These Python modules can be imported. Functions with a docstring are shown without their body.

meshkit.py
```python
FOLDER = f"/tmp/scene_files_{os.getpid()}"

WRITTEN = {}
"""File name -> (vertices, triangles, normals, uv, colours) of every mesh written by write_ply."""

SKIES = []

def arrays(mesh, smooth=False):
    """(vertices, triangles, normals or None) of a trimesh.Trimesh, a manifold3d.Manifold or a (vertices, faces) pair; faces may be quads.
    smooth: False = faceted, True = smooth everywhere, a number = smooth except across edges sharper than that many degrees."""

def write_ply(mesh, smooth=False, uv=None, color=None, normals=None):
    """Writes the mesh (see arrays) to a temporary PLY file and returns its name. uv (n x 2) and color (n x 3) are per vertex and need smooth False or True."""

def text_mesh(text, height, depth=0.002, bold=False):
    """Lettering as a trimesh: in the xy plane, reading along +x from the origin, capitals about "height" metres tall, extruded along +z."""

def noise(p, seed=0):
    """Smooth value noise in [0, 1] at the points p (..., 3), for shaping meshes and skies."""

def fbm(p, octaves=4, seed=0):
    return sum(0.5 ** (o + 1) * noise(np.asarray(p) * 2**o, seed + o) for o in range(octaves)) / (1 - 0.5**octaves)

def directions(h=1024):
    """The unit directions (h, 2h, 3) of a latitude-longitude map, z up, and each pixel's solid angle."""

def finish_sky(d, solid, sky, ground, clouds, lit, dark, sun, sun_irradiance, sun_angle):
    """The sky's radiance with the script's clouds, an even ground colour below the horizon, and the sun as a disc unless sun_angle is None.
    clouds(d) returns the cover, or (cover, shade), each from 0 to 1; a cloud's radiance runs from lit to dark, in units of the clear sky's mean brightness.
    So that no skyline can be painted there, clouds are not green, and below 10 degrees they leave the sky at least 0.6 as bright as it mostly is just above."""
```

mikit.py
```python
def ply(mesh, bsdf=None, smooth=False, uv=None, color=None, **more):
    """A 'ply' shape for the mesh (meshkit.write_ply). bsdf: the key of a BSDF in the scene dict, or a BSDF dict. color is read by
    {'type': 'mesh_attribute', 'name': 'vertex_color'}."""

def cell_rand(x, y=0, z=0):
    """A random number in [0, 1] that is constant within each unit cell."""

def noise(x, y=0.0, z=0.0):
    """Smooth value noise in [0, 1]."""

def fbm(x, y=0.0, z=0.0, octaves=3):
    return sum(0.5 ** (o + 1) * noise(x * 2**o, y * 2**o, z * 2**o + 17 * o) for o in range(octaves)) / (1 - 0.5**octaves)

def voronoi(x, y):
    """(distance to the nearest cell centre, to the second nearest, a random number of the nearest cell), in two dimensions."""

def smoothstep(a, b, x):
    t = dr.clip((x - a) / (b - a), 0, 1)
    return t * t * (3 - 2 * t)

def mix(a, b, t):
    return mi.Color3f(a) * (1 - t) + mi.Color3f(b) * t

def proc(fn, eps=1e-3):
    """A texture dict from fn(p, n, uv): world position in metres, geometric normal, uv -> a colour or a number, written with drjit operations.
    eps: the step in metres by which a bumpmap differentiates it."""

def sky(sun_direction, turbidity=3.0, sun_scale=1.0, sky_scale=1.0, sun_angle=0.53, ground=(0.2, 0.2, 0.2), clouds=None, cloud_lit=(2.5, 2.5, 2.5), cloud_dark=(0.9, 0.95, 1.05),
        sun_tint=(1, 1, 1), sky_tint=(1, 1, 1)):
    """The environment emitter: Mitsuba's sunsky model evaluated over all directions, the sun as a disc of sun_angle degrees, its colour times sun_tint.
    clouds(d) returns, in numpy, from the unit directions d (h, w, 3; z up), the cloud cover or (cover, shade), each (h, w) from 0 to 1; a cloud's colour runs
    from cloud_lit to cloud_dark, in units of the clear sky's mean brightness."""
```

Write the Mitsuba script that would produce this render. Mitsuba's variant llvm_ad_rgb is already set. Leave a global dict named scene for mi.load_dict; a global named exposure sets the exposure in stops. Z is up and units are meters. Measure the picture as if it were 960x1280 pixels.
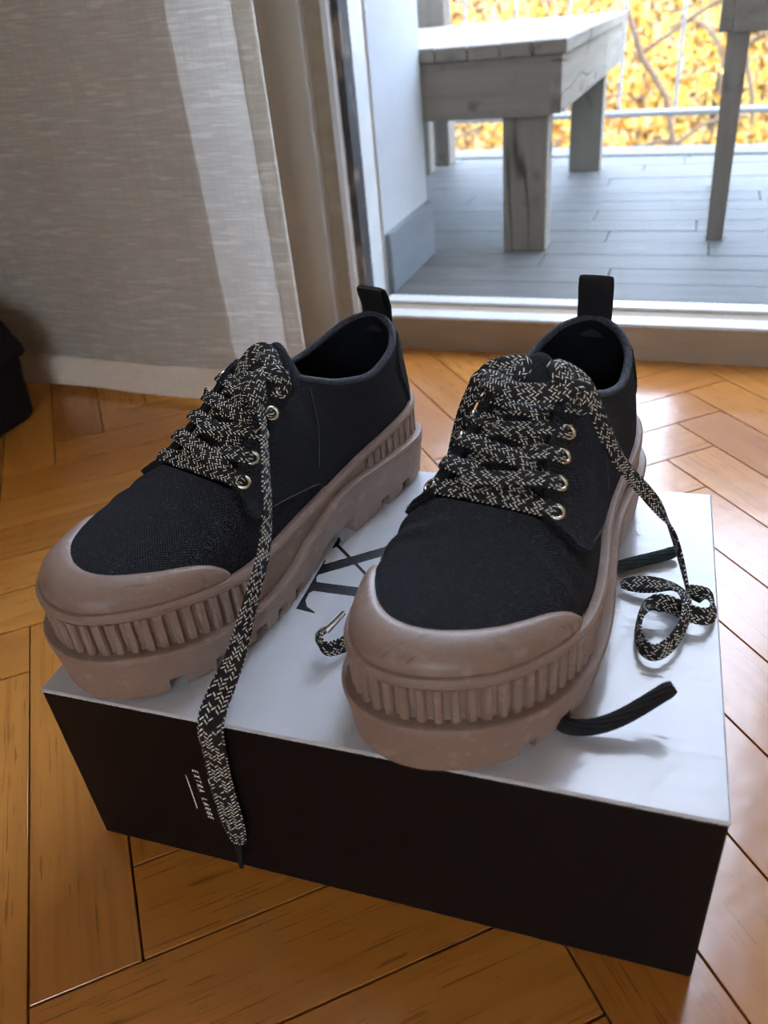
import math, random
import numpy as np, trimesh, manifold3d as m3
import drjit as dr, mitsuba as mi, mikit, meshkit
from mikit import proc, noise, fbm, cell_rand, smoothstep, mix, ply
from scipy.interpolate import CubicSpline, PchipInterpolator
from shapely.geometry import Polygon
from shapely.ops import unary_union

T = mi.ScalarTransform4f
scene, labels = {}, {}
rnd = random.Random(7)
rng = np.random.default_rng(7)

# ------------------------------------------------------------------ camera, sky, exposure
cam = np.array([0.30029, -0.22991, 0.43374])
fwd = np.array([-0.29310, 0.78281, -0.54891])
up = np.array([-0.09363, 0.54786, 0.83131])
scene['camera'] = {'type': 'thinlens', 'to_world': T().look_at(origin=cam.tolist(), target=(cam + fwd).tolist(), up=up.tolist()),
                   'fov': 52.321, 'fov_axis': 'x', 'aperture_radius': 0.0017, 'focus_distance': 0.50, 'near_clip': 0.02, 'far_clip': 200.0}
SUN = (0.22, -0.62, 0.74)


def clouds(d):
    h = d / np.maximum(d[..., 2:3], .06)
    return .40 * np.clip(meshkit.fbm(h * .9, 4, 3) * 1.9 - .35, 0, 1)


scene['sky'] = mikit.sky(SUN, turbidity=3.5, sun_scale=0.05, sky_scale=1.0, ground=(0.25, 0.2, 0.12), clouds=clouds, cloud_lit=(1.7, 1.7, 1.7), cloud_dark=(.9, .93, 1.0), sky_tint=(1.03, 1.0, .95))
exposure = 6.45

# ------------------------------------------------------------------ helpers
RA = math.radians(-2.5)          # the room is turned a little against the box
CR, SR = math.cos(RA), math.sin(RA)


def room(v, a=RA):
    v = np.asarray(v, float)
    c, s = math.cos(a), math.sin(a)
    return np.stack([v[..., 0] * c - v[..., 1] * s, v[..., 0] * s + v[..., 1] * c, v[..., 2]], -1)


ROOM = T().rotate([0, 0, 1], -2.5)


def put(key, mesh, bsdf, smooth=False, uv=None, **more):
    scene[key] = ply(mesh, bsdf, smooth=smooth, uv=uv, **more)
    return key


def tag(key, label=None, cat=None, group=None, kind=None):
    d = labels.setdefault(key, {})
    for k, v in (('label', label), ('category', cat), ('group', group), ('kind', kind)):
        if v:
            d[k] = v


def num(base, i):
    return base if i == 0 else f'{base}_{i:03d}'


def box(x0, x1, y0, y1, z0, z1, bevel=0.0):
    """A box, its edges chamfered."""
    if bevel <= 0:
        m = trimesh.creation.box(bounds=[[x0, y0, z0], [x1, y1, z1]])
        return m
    b = bevel
    pts = []
    for dx, dy, dz in ((0, b, b), (b, 0, b), (b, b, 0)):
        for x in (x0 + dx, x1 - dx):
            for y in (y0 + dy, y1 - dy):
                for z in (z0 + dz, z1 - dz):
                    pts.append([x, y, z])
    return trimesh.convex.convex_hull(np.array(pts))


def cat(ms):
    return trimesh.util.concatenate(ms)


def moved(m, f):
    m = m.copy()
    m.vertices = f(m.vertices)
    return m


def spline(pts, n):
    p = np.asarray(pts, float)
    u = np.r_[0, np.cumsum(np.sqrt(np.linalg.norm(np.diff(p, axis=0), axis=1)))]
    q = CubicSpline(u, p)(np.linspace(0, u[-1], 4 * n))
    s = np.r_[0, np.cumsum(np.linalg.norm(np.diff(q, axis=0), axis=1))]
    return np.stack([np.interp(np.linspace(0, s[-1], n), s, q[:, k]) for k in range(q.shape[1])], 1)


def grid_faces(nr, nc, wrap=False):
    i, j = np.meshgrid(np.arange(nr - 1), np.arange(nc if wrap else nc - 1), indexing='ij')
    k = (j + 1) % nc
    return np.stack([i * nc + j, i * nc + k, (i + 1) * nc + k, (i + 1) * nc + j], -1).reshape(-1, 4)


def tube(path, radius, sides=12, cap=True):
    p = np.asarray(path, float)
    n = len(p)
    r = np.broadcast_to(radius, (n,))
    t = np.gradient(p, axis=0)
    t /= np.linalg.norm(t, axis=1, keepdims=True)
    a = np.cross(t[0], [0, 0, 1.0] if abs(t[0, 2]) < .9 else [1.0, 0, 0])
    A = []
    for k in range(n):
        a = a - t[k] * (a @ t[k])
        a /= np.linalg.norm(a)
        A.append(a)
    A = np.array(A)
    B = np.cross(t, A)
    ang = np.arange(sides) * 2 * np.pi / sides
    v = p[:, None] + r[:, None, None] * (np.cos(ang)[None, :, None] * A[:, None] + np.sin(ang)[None, :, None] * B[:, None])
    v = v.reshape(-1, 3)
    q = grid_faces(n, sides, True)
    f = np.vstack([q[:, [0, 2, 1]], q[:, [0, 3, 2]]])
    if cap:
        c0, c1 = len(v), len(v) + 1
        v = np.vstack([v, p[:1], p[-1:]])
        i = np.arange(sides)
        f = np.vstack([f, np.stack([np.full(sides, c0), i, (i + 1) % sides], 1)[:, [0, 2, 1]], np.stack([np.full(sides, c1), (n - 1) * sides + i, (n - 1) * sides + (i + 1) % sides], 1)])
    m = trimesh.Trimesh(v, f, process=False)
    m.fix_normals()
    L = np.r_[0, np.cumsum(np.linalg.norm(np.diff(p, axis=0), axis=1))]
    uv = np.stack([np.tile(ang / (2 * np.pi), n) * 2 * np.pi * float(np.mean(r)), np.repeat(L, sides)], 1)
    if cap:
        uv = np.vstack([uv, [[0, 0], [0, L[-1]]]])
    return m, uv


def ribbon(path, normals, width, thick, n=None, sides=14):
    """A flat braid along a path; uv in metres (across, along)."""
    path = np.asarray(path, float)
    if n:
        nn = np.asarray(normals, float) if np.ndim(normals) > 1 else np.tile(normals, (len(path), 1))
        ww = np.broadcast_to(width, (len(path),)).astype(float)
        tt = np.broadcast_to(thick, (len(path),)).astype(float)
        al = spline(np.c_[path, nn * .02, ww[:, None], tt[:, None]], n)
        path, normals, width, thick = al[:, :3], al[:, 3:6], al[:, 6], al[:, 7]
    k = len(path)
    normals = np.tile(normals, (k, 1)) if np.ndim(normals) == 1 else np.asarray(normals, float)
    width, thick = np.broadcast_to(width, (k,)), np.broadcast_to(thick, (k,))
    t = np.gradient(path, axis=0)
    t /= np.linalg.norm(t, axis=1, keepdims=True)
    b = np.cross(t, normals)
    b /= np.linalg.norm(b, axis=1, keepdims=True) + 1e-9
    for i in range(1, k):
        if b[i] @ b[i - 1] < 0:
            b[i] = -b[i]
    c = np.cross(b, t)
    ang = np.arange(sides) * 2 * np.pi / sides
    ca, sa = np.cos(ang), np.sin(ang)
    width = width * 1.16
    x = np.sign(ca) * np.abs(ca) ** .75
    y = np.sign(sa) * np.abs(sa) ** .75
    v = path[:, None] + x[None, :, None] * (width / 2)[:, None, None] * b[:, None] + y[None, :, None] * (thick / 2)[:, None, None] * c[:, None]
    L = np.r_[0, np.cumsum(np.linalg.norm(np.diff(path, axis=0), axis=1))]
    uv = np.stack([(x[None, :] * .0056 + 0 * L[:, None]).ravel(), (L[:, None] + 0 * x[None, :]).ravel()], 1)
    v = v.reshape(-1, 3)
    q = grid_faces(k, sides, True)
    f = np.vstack([q[:, [0, 2, 1]], q[:, [0, 3, 2]]])
    c0, c1 = len(v), len(v) + 1
    v = np.vstack([v, path[:1], path[-1:]])
    uv = np.vstack([uv, [[0, 0], [0, L[-1]]]])
    i = np.arange(sides)
    f = np.vstack([f, np.stack([np.full(sides, c0), i, (i + 1) % sides], 1), np.stack([np.full(sides, c1), (k - 1) * sides + (i + 1) % sides, (k - 1) * sides + i], 1)])
    m = trimesh.Trimesh(v, f, process=False)
    if m.volume < 0:
        m.invert()
    return m, uv


def join(parts):
    m = cat([p[0] for p in parts])
    return m, np.vstack([p[1] for p in parts])


# ------------------------------------------------------------------ materials
def rgb(*c):
    return {'type': 'rgb', 'value': list(map(float, c))}


def srgb(r, g, b):
    return tuple(((x / 255) / 12.92 if x / 255 < .04045 else ((x / 255 + .055) / 1.055) ** 2.4) for x in (r, g, b))


def pr(base, rough=.6, **k):
    return {'type': 'principled', 'base_color': base if isinstance(base, dict) else rgb(*base), 'roughness': rough if isinstance(rough, (dict, float)) else float(rough), **k}


def two(b):
    return {'type': 'twosided', 'bsdf': b}


def bump(b, fn, scale, eps=1e-3):
    return {'type': 'bumpmap', 'arbitrary': proc(fn, eps), 'scale': float(scale), 'bsdf': b}


HU = math.radians(38.3)
PW, PL = 0.0612, 0.3385


def plank_colour(across, along, seed, k):
    r1, r2 = cell_rand(seed, k, 3), cell_rand(seed, k, 5)
    al = along + r1 * 7.3
    grain = fbm(al * 9, across * 260, r2 * 40, octaves=3)
    fine = noise(al * 40, across * 1500, r1 * 9)
    cath = noise(al * 5, across * 60 + noise(al * 3, across * 12) * 2.5, r2 * 17)
    c = mix((.37, .132, .019), (.56, .240, .042), r1)
    c = mix(c, mi.Color3f(.30, .095, .016), .55 * smoothstep(.45, .8, grain) * r2 + .18 * smoothstep(.55, .75, cath))
    pores = smoothstep(.74, .82, fine) * smoothstep(.3, .6, noise(al * 22, across * 500, 3))
    return mix(c, mi.Color3f(.17, .052, .012), .6 * pores)


def floor_fn(which):
    """uv.x: a number of the plank's own plus the place along it; uv.y across."""
    def fn(p, n, uv):
        k = dr.floor(uv.x)
        return plank_colour(uv.y + k * 3.1, uv.x - k + k * 1.7, k, which * 5 + 2)
    return fn


def floor_bump(p, n, uv):
    return fbm(p.x * 60, p.y * 60, 0, octaves=2) * .5


for i in (0, 1):
    scene[f'm_plank_{i}'] = bump(pr(proc(floor_fn(i)), .19, specular=.95, clearcoat=1.0, clearcoat_gloss=.96), floor_bump, .0003)
scene['m_floor_gap'] = pr((.02, .012, .008), .9)
scene['m_wall'] = pr(proc(lambda p, n, uv: mix((.66, .60, .50), (.72, .66, .56), fbm(p.x * 8, p.y * 8, p.z * 8))), .85)
scene['m_ceiling'] = pr((.75, .72, .66), .9)
scene['m_casing'] = pr(proc(lambda p, n, uv: mix((.50, .455, .375), (.56, .51, .42), fbm(p.x * 30, p.y * 30, p.z * 6))), .6)
scene['m_tan'] = pr(proc(lambda p, n, uv: mix((.245, .185, .122), (.34, .268, .185), fbm(p.x * 14, p.y * 40, p.z * 60, octaves=4))), .6)
scene['m_white_frame'] = pr(proc(lambda p, n, uv: mix((.50, .51, .51), (.62, .63, .62), fbm(p.x * 25, p.y * 60, p.z * 25, octaves=4))), .38)
scene['m_gasket'] = pr(proc(lambda p, n, uv: mix((.03, .03, .03), (.16, .12, .09), smoothstep(.55, .75, fbm(p.x * 60, p.y * 60, p.z * 25)))), .7)
scene['m_outer_wall'] = pr(proc(lambda p, n, uv: mix((.36, .37, .385), (.42, .43, .44), fbm(p.x * 5, p.y * 9, p.z * 5, octaves=4))), .8)
scene['m_facade'] = pr((.62, .58, .50), .9)


def tile_fn(p, n, uv):
    k = dr.floor(p.y / .0768)
    g = fbm(p.x * 7 + k * 3.7, p.y * 90, k, octaves=4)
    c = mix((.096, .096, .091), (.142, .140, .131), g)
    return mix(c, mi.Color3f(.165, .155, .142), .35 * smoothstep(.62, .8, fbm(p.x * 11, p.y * 23, 4, octaves=4)))


scene['m_tile'] = pr(proc(tile_fn), .55, specular=.2)
scene['m_grout'] = pr((.045, .046, .048), .9)
scene['m_skirting'] = pr(proc(lambda p, n, uv: mix((.135, .152, .17), (.17, .188, .205), fbm(p.x * 10, p.y * 14, p.z * 40))), .5)
scene['m_rail'] = pr(proc(lambda p, n, uv: mix((.38, .39, .40), (.52, .53, .54), fbm(p.x * 40, p.y * 40, p.z * 40))), .4)


def weathered(ax):
    def fn(p, n, uv):
        q = (p.x, p.y, p.z)
        a = q[ax]
        o = [q[i] for i in range(3) if i != ax]
        g = fbm(a * 5, o[0] * 70, o[1] * 70, octaves=4)
        b = fbm(a * 18, o[0] * 30, o[1] * 30, octaves=4)
        c = mix((.150, .130, .103), (.235, .210, .170), g)
        worn = smoothstep(.58, .74, b) * smoothstep(.45, .65, fbm(p.x * 22, p.y * 22, p.z * 22 + 9))
        c = mix(c, mi.Color3f(.065, .050, .038), .6 * worn)
        crack = smoothstep(.035, .0, dr.abs(fbm(a * 4 + 3, o[0] * 26, o[1] * 26, octaves=2) - .42)) * smoothstep(.5, .6, noise(a * 3, o[0] * 9, o[1] * 9))
        return mix(c, mi.Color3f(.030, .023, .018), .85 * crack)
    return fn


for nme, ax in (('x', 0), ('y', 1), ('z', 2)):
    scene['m_wood_' + nme] = pr(proc(weathered(ax)), .75)


def linen(p, n, uv):
    th = fbm(p.x * 45, p.z * 620, 3, octaves=2)
    tv = fbm(p.x * 620, p.z * 30, 8, octaves=2)
    slub = smoothstep(.62, .82, fbm(p.x * 30, p.z * 260, 5, octaves=3))
    w = .55 * th + .25 * tv + .45 * slub
    return mix((.52, .485, .425), (.68, .64, .57), smoothstep(.2, .85, w))


scene['m_linen'] = {'type': 'principledthin', 'base_color': proc(linen), 'roughness': .9, 'spec_trans': 0.0, 'diff_trans': .95, 'eta': 1.3}
scene['m_linen_thin'] = {'type': 'principledthin', 'base_color': proc(linen), 'roughness': .9, 'spec_trans': 0.0, 'diff_trans': 1.5, 'eta': 1.3}
scene['m_hem'] = two(pr(proc(lambda p, n, uv: mix((.58, .51, .42), (.66, .59, .49), fbm(p.x * 120, p.z * 300, 2))), .9))


def weave(p, n, uv):
    a = p.x * .965 - p.y * .26
    b = p.x * .26 + p.y * .965
    side = smoothstep(.55, .8, dr.abs(n.z))
    q = mix(mi.Color3f(p.z, p.z, p.z), mi.Color3f(a, a, a), side).x
    K = 2 * math.pi / .0018
    w = .5 + .5 * dr.sin(K * b) * dr.sin(K * q)
    return w


def canvas_colour(p, n, uv):
    w = weave(p, n, uv)
    f = fbm(p.x * 900, p.y * 900, p.z * 900, octaves=2)
    lint = smoothstep(.80, .88, noise(p.x * 1400, p.y * 1400, p.z * 1400))
    c = mix((.0016, .0018, .0024), (.046, .049, .058), w * w * (.3 + 1.1 * f))
    return mix(c, mi.Color3f(.07, .078, .092), .55 * lint)


scene['m_canvas'] = two(bump(pr(proc(canvas_colour), .9, specular=.2), lambda p, n, uv: weave(p, n, uv), .00032, 1.5e-4))
scene['m_binding'] = two(bump(pr(proc(lambda p, n, uv: mix((.010, .012, .016), (.075, .083, .100), noise(p.x * 1300, p.y * 1300, p.z * 1300))), .95, specular=.15, sheen=.5), lambda p, n, uv: noise(p.x * 1100, p.y * 1100, p.z * 1100), .0003, 2e-4))
scene['m_lining'] = two(pr((.006, .007, .010), .95, specular=.1))
scene['m_black_ribbon'] = two(bump(pr((.008, .008, .009), .75, specular=.3), lambda p, n, uv: .5 + .5 * dr.sin(p.z * 2 * math.pi / .0011), .0001, 2e-4))
scene['m_stitch'] = pr((.075, .085, .11), .85)


def rubber(p, n, uv):
    c = mix((.215, .150, .117), (.272, .192, .151), fbm(p.x * 45, p.y * 45, p.z * 45, octaves=4))
    g = fbm(p.x * 1500, p.y * 1500, p.z * 1500, octaves=2)
    c = c * (.86 + .28 * g)
    dust = smoothstep(.60, .8, fbm(p.x * 160, p.y * 160, p.z * 160, octaves=3))
    return mix(c, mi.Color3f(.38, .31, .27), .3 * dust)


def scuffed(p, n, uv):
    c = rubber(p, n, uv)
    d1 = p.x * .8 + p.y * .6
    d2 = -p.x * .6 + p.y * .8
    st = smoothstep(.58, .78, fbm(d1 * 70, d2 * 900, p.z * 120, octaves=3)) * smoothstep(.42, .62, fbm(p.x * 38 + 2, p.y * 38, p.z * 20 + 5, octaves=3))
    return mix(c, mi.Color3f(.13, .095, .078), .8 * st)


def rubber_bump(p, n, uv):
    return fbm(p.x * 1300, p.y * 1300, p.z * 1300, octaves=2)


scene['m_rubber'] = bump(pr(proc(rubber), .55, specular=.4), rubber_bump, .00022, 2e-4)
scene['m_toe_rubber'] = two(bump(pr(proc(scuffed), .42, specular=.45), lambda p, n, uv: fbm(p.x * 500, p.y * 500, p.z * 500, octaves=2), .00006, 3e-4))
scene['m_eyelet'] = {'type': 'roughconductor', 'material': 'none', 'specular_reflectance': rgb(.78, .75, .66), 'alpha': .16}
scene['m_aglet'] = {'type': 'roughconductor', 'material': 'none', 'specular_reflectance': rgb(.62, .64, .66), 'alpha': .2}


def braid(p, n, uv):
    """Black braid with cream flecks that run in chevrons along it."""
    cw, cl = .0019, .0027
    x = uv.x / cw + 50.5
    col = dr.floor(x)
    odd = col - 2 * dr.floor(col * .5)
    y = uv.y / cl + odd * .5
    row = dr.floor(y)
    fx, fy = x - col - .5, y - row - .5
    sgn = 1 - 2 * odd
    d = dr.abs(fy - sgn * fx * .75)
    r = cell_rand(col, row, 2)
    on = smoothstep(.18, .11, d) * smoothstep(.46, .36, dr.abs(fx)) * dr.select(r > .30, 1.0, 0.0)
    thread = .75 + .5 * noise(uv.x * 5000, uv.y * 5000, 1)
    return on * thread, fx, fy, sgn


def braid_colour(p, n, uv):
    on = braid(p, n, uv)[0]
    return mix((.010, .010, .011), (.80, .77, .68), dr.clip(on, 0, 1))


def braid_bump(p, n, uv):
    on, fx, fy, sgn = braid(p, n, uv)
    return .5 * on + .5 * dr.cos((fy - sgn * fx * .75) * 2 * math.pi)


scene['m_lace'] = bump(pr(proc(braid_colour), .8, specular=.25, sheen=.2), braid_bump, .00025, 2e-4)


def cord_bump(p, n, uv):
    return dr.sin(uv.x * 2 * math.pi / .0022 + uv.y * 2500) * dr.sin(uv.y * 2 * math.pi / .0021)


scene['m_cord'] = bump(pr(proc(lambda p, n, uv: mix((.004, .004, .005), (.034, .034, .036), dr.clip(.5 + .6 * cord_bump(p, n, uv), 0, 1))), .85, specular=.2), cord_bump, .0004, 2e-4)
scene['m_cord_dark_green'] = bump(pr(proc(lambda p, n, uv: mix((.008, .011, .011), (.045, .060, .060), dr.clip(.5 + .6 * cord_bump(p, n, uv), 0, 1))), .85, specular=.2), cord_bump, .0004, 2e-4)


def lid_bump(p, n, uv):
    w = smoothstep(.20, .34, p.x)
    return .35 * fbm(p.x * 26, p.y * 60, 0, octaves=4) + w * (.28 * noise(p.x * 9, p.y * 430, 4) + .4 * fbm(p.x * 24, p.y * 150 + p.x * 40, 2, octaves=3) + .22 * smoothstep(.5, .62, noise(p.x * 30 - p.y * 22, p.y * 45 + p.x * 30, 7)))


scene['m_lid'] = bump(pr(proc(lambda p, n, uv: mix((.46, .475, .50), (.52, .532, .55), fbm(p.x * 30, p.y * 30, p.z * 30, octaves=4))), .17, specular=.55, clearcoat=.3, clearcoat_gloss=.96), lid_bump, .0005, 5e-4)
scene['m_box_black'] = pr(proc(lambda p, n, uv: mix((.0045, .0034, .0037), (.0065, .0050, .0054), fbm(p.x * 20, p.y * 20, p.z * 20))), .5, specular=.14)
scene['m_ink'] = pr((.006, .006, .008), .5)
scene['m_print_white'] = pr((.82, .80, .77), .6)
scene['m_bag'] = two(bump(pr((.006, .006, .009), .85, specular=.2), lambda p, n, uv: fbm(p.x * 300, p.y * 300, p.z * 300), .0006))


def leafcol(a, b):
    def fn(p, n, uv):
        return mix(a, b, cell_rand(p.x * 22, p.y * 22, p.z * 22))
    return fn


for i, (a, b) in enumerate((((.32, .16, .03), (.80, .56, .13)), ((.26, .10, .02), (.76, .44, .09)), ((.22, .18, .04), (.72, .64, .22)), ((.14, .08, .03), (.50, .34, .12)), ((.05, .028, .012), (.34, .17, .05)))):
    scene[f'm_leaf_{i}'] = {'type': 'principledthin', 'base_color': proc(leafcol(a, b)), 'roughness': .55, 'spec_trans': 0.0, 'diff_trans': .9, 'eta': 1.35}
scene['m_bark'] = pr(proc(lambda p, n, uv: mix((.075, .05, .035), (.17, .125, .09), fbm(p.x * 30, p.y * 30, p.z * 9, octaves=3))), .9)
scene['m_hill'] = pr(proc(lambda p, n, uv: mix((.05, .035, .02), (.22, .15, .06), fbm(p.x * 2, p.y * 2, p.z * 2, octaves=5))), .95)


# ------------------------------------------------------------------ the room
def rbox(*a, bevel=0.0):
    return moved(box(*a, bevel=bevel), room)


def struct(key, mesh, m, smooth=False):
    put(key, mesh, m, smooth)
    tag(key, kind='structure')


YW, YO = .81, 1.18          # the inner and outer face of the door wall
RX0, RX1, RY0 = -2.3, 2.9, -3.2
ZC, ZROOF = 2.65, 2.95
DX0, DX1, DZ = -.139, .575, 2.40
ZB = .03                    # the balcony's floor
struct('floor', rbox(RX0, RX1, RY0, YW, -.06, -.004), 'm_floor_gap')
struct('ceiling', rbox(RX0 - .2, RX1 + .2, RY0 - .2, YO, ZC, ZROOF), 'm_ceiling')
struct('wall_left', rbox(RX0 - .2, RX0, RY0, YW, -.06, ZC), 'm_wall')
struct('wall_right', rbox(RX1, RX1 + .2, RY0, YW, -.06, ZC), 'm_wall')
WX0, WX1, WZ0, WZ1 = .55, 1.65, .95, 2.2  # unseen rear window, opening and frame, added to let in fill light
struct('wall_rear', cat([rbox(RX0 - .2, WX0, RY0 - .2, RY0, -.06, ZC), rbox(WX1, RX1 + .2, RY0 - .2, RY0, -.06, ZC), rbox(WX0, WX1, RY0 - .2, RY0, -.06, WZ0), rbox(WX0, WX1, RY0 - .2, RY0, WZ1, ZC)]), 'm_wall')
struct('added_window_1', cat([rbox(WX0, WX1, RY0 - .12, RY0 - .06, WZ0, WZ0 + .06), rbox(WX0, WX1, RY0 - .12, RY0 - .06, WZ1 - .06, WZ1), rbox(WX0, WX0 + .06, RY0 - .12, RY0 - .06, WZ0, WZ1), rbox(WX1 - .06, WX1, RY0 - .12, RY0 - .06, WZ0, WZ1),
                        rbox((WX0 + WX1) / 2 - .04, (WX0 + WX1) / 2 + .04, RY0 - .12, RY0 - .06, WZ0, WZ1)]), 'm_white_frame')
struct('wall_door', cat([rbox(-7, -.178, YW, YO - .004, -3.5, ZC), rbox(-.178, DX0, .95, YO - .004, -.06, ZC), rbox(DX1 + .04, 7, YW, YO - .004, -3.5, ZC), rbox(DX1, DX1 + .04, .95, YO - .004, -.06, ZC),
                         rbox(-.178, DX1 + .04, YW, YO - .004, DZ, ZC)]), 'm_wall')
struct('wall_outside', cat([rbox(-7, DX0 + .0005, YO - .004, YO, -3.5, ZROOF), rbox(DX1, 7, YO - .004, YO, -3.5, ZROOF), rbox(DX0, DX1, YO - .004, YO, DZ, ZROOF), rbox(DX0 - .002, DX0 + .0015, .951, YO, ZB, DZ),
                            rbox(DX1 - .001, DX1 + .002, .951, YO, ZB, DZ)]), 'm_outer_wall')
# herringbone parquet: every plank near the camera a part, the rest of the room one part
cu, su = math.cos(HU), math.sin(HU)


def plank_mesh(s0, s1, t0, t1):
    g = .0007
    m = box(s0 + g, s1 - g, t0 + g, t1 - g, -.012, 0, bevel=.00025)
    keep = m.triangles_center[:, 2] > -.0115
    m.update_faces(keep)
    v = m.vertices
    m.vertices = np.stack([v[:, 0] * cu - v[:, 1] * su, v[:, 0] * su + v[:, 1] * cu, v[:, 2]], 1)
    return m


def plank_uv(m, o, s0, t0):
    v = m.vertices
    s, t = v[:, 0] * cu + v[:, 1] * su, -v[:, 0] * su + v[:, 1] * cu
    seed = int(abs(math.sin(s0 * 91.7 + t0 * 57.3 + o * 3.3)) * 9973) % 89
    l, c = (s - s0, t - t0) if o == 0 else (t - t0, s - s0)
    return np.stack([np.clip(l, .001, .9) + seed, c], 1)


near, far = [], [[], []]
Rinv = lambda x, y: (x * CR + y * SR, -x * SR + y * CR)
for c in range(-16, 17):
    for i in range(-70, 71):
        su0, tu1 = .2295 - PL + i * PW + c * PL, -.156 + i * PW - c * PL
        for o, (s0, s1, t0, t1) in enumerate(((su0, su0 + PL, tu1 - PW, tu1), (su0, su0 + PW, tu1, tu1 + PL))):
            sc, tc = (s0 + s1) / 2, (t0 + t1) / 2
            x, y = sc * cu - tc * su, sc * su + tc * cu
            xr, yr = Rinv(x, y)
            if not (RX0 - .1 < xr < RX1 + .1 and RY0 - .1 < yr < YW + .16):
                continue
            lo, hi = -.62 - .55 * (y + .3), .62 + .28 * (y + .3)
            (near if (-.42 < y < .95 and lo < x < hi) else far[o]).append((o, s0, s1, t0, t1))


def clip_room(m):
    """Planks stop at the door wall's foot."""
    v = m.vertices
    if Rinv(v[:, 0], v[:, 1])[1].max() <= YW + .002:
        return m
    return m.slice_plane(room(np.array([0, YW + .002, 0])), room(np.array([0, -1.0, 0])))


k = 0
for o, *a in near:
    m = clip_room(plank_mesh(*a))
    if len(m.faces):
        put(num('floor__plank', k), m, f'm_plank_{o}', uv=plank_uv(m, o, a[0], a[2]))
        k += 1
print('planks', k)
for o in (0, 1):
    fl = [(m, plank_uv(m, o, a[0], a[2])) for m, a in ((clip_room(plank_mesh(*a)), a) for _, *a in far[o]) if len(m.faces)]
    put(num('floor__plank_field', o), cat([m for m, _ in fl]), f'm_plank_{o}', uv=np.vstack([q for _, q in fl]))
    tag(num('floor__plank_field', o), kind='stuff')

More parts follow.
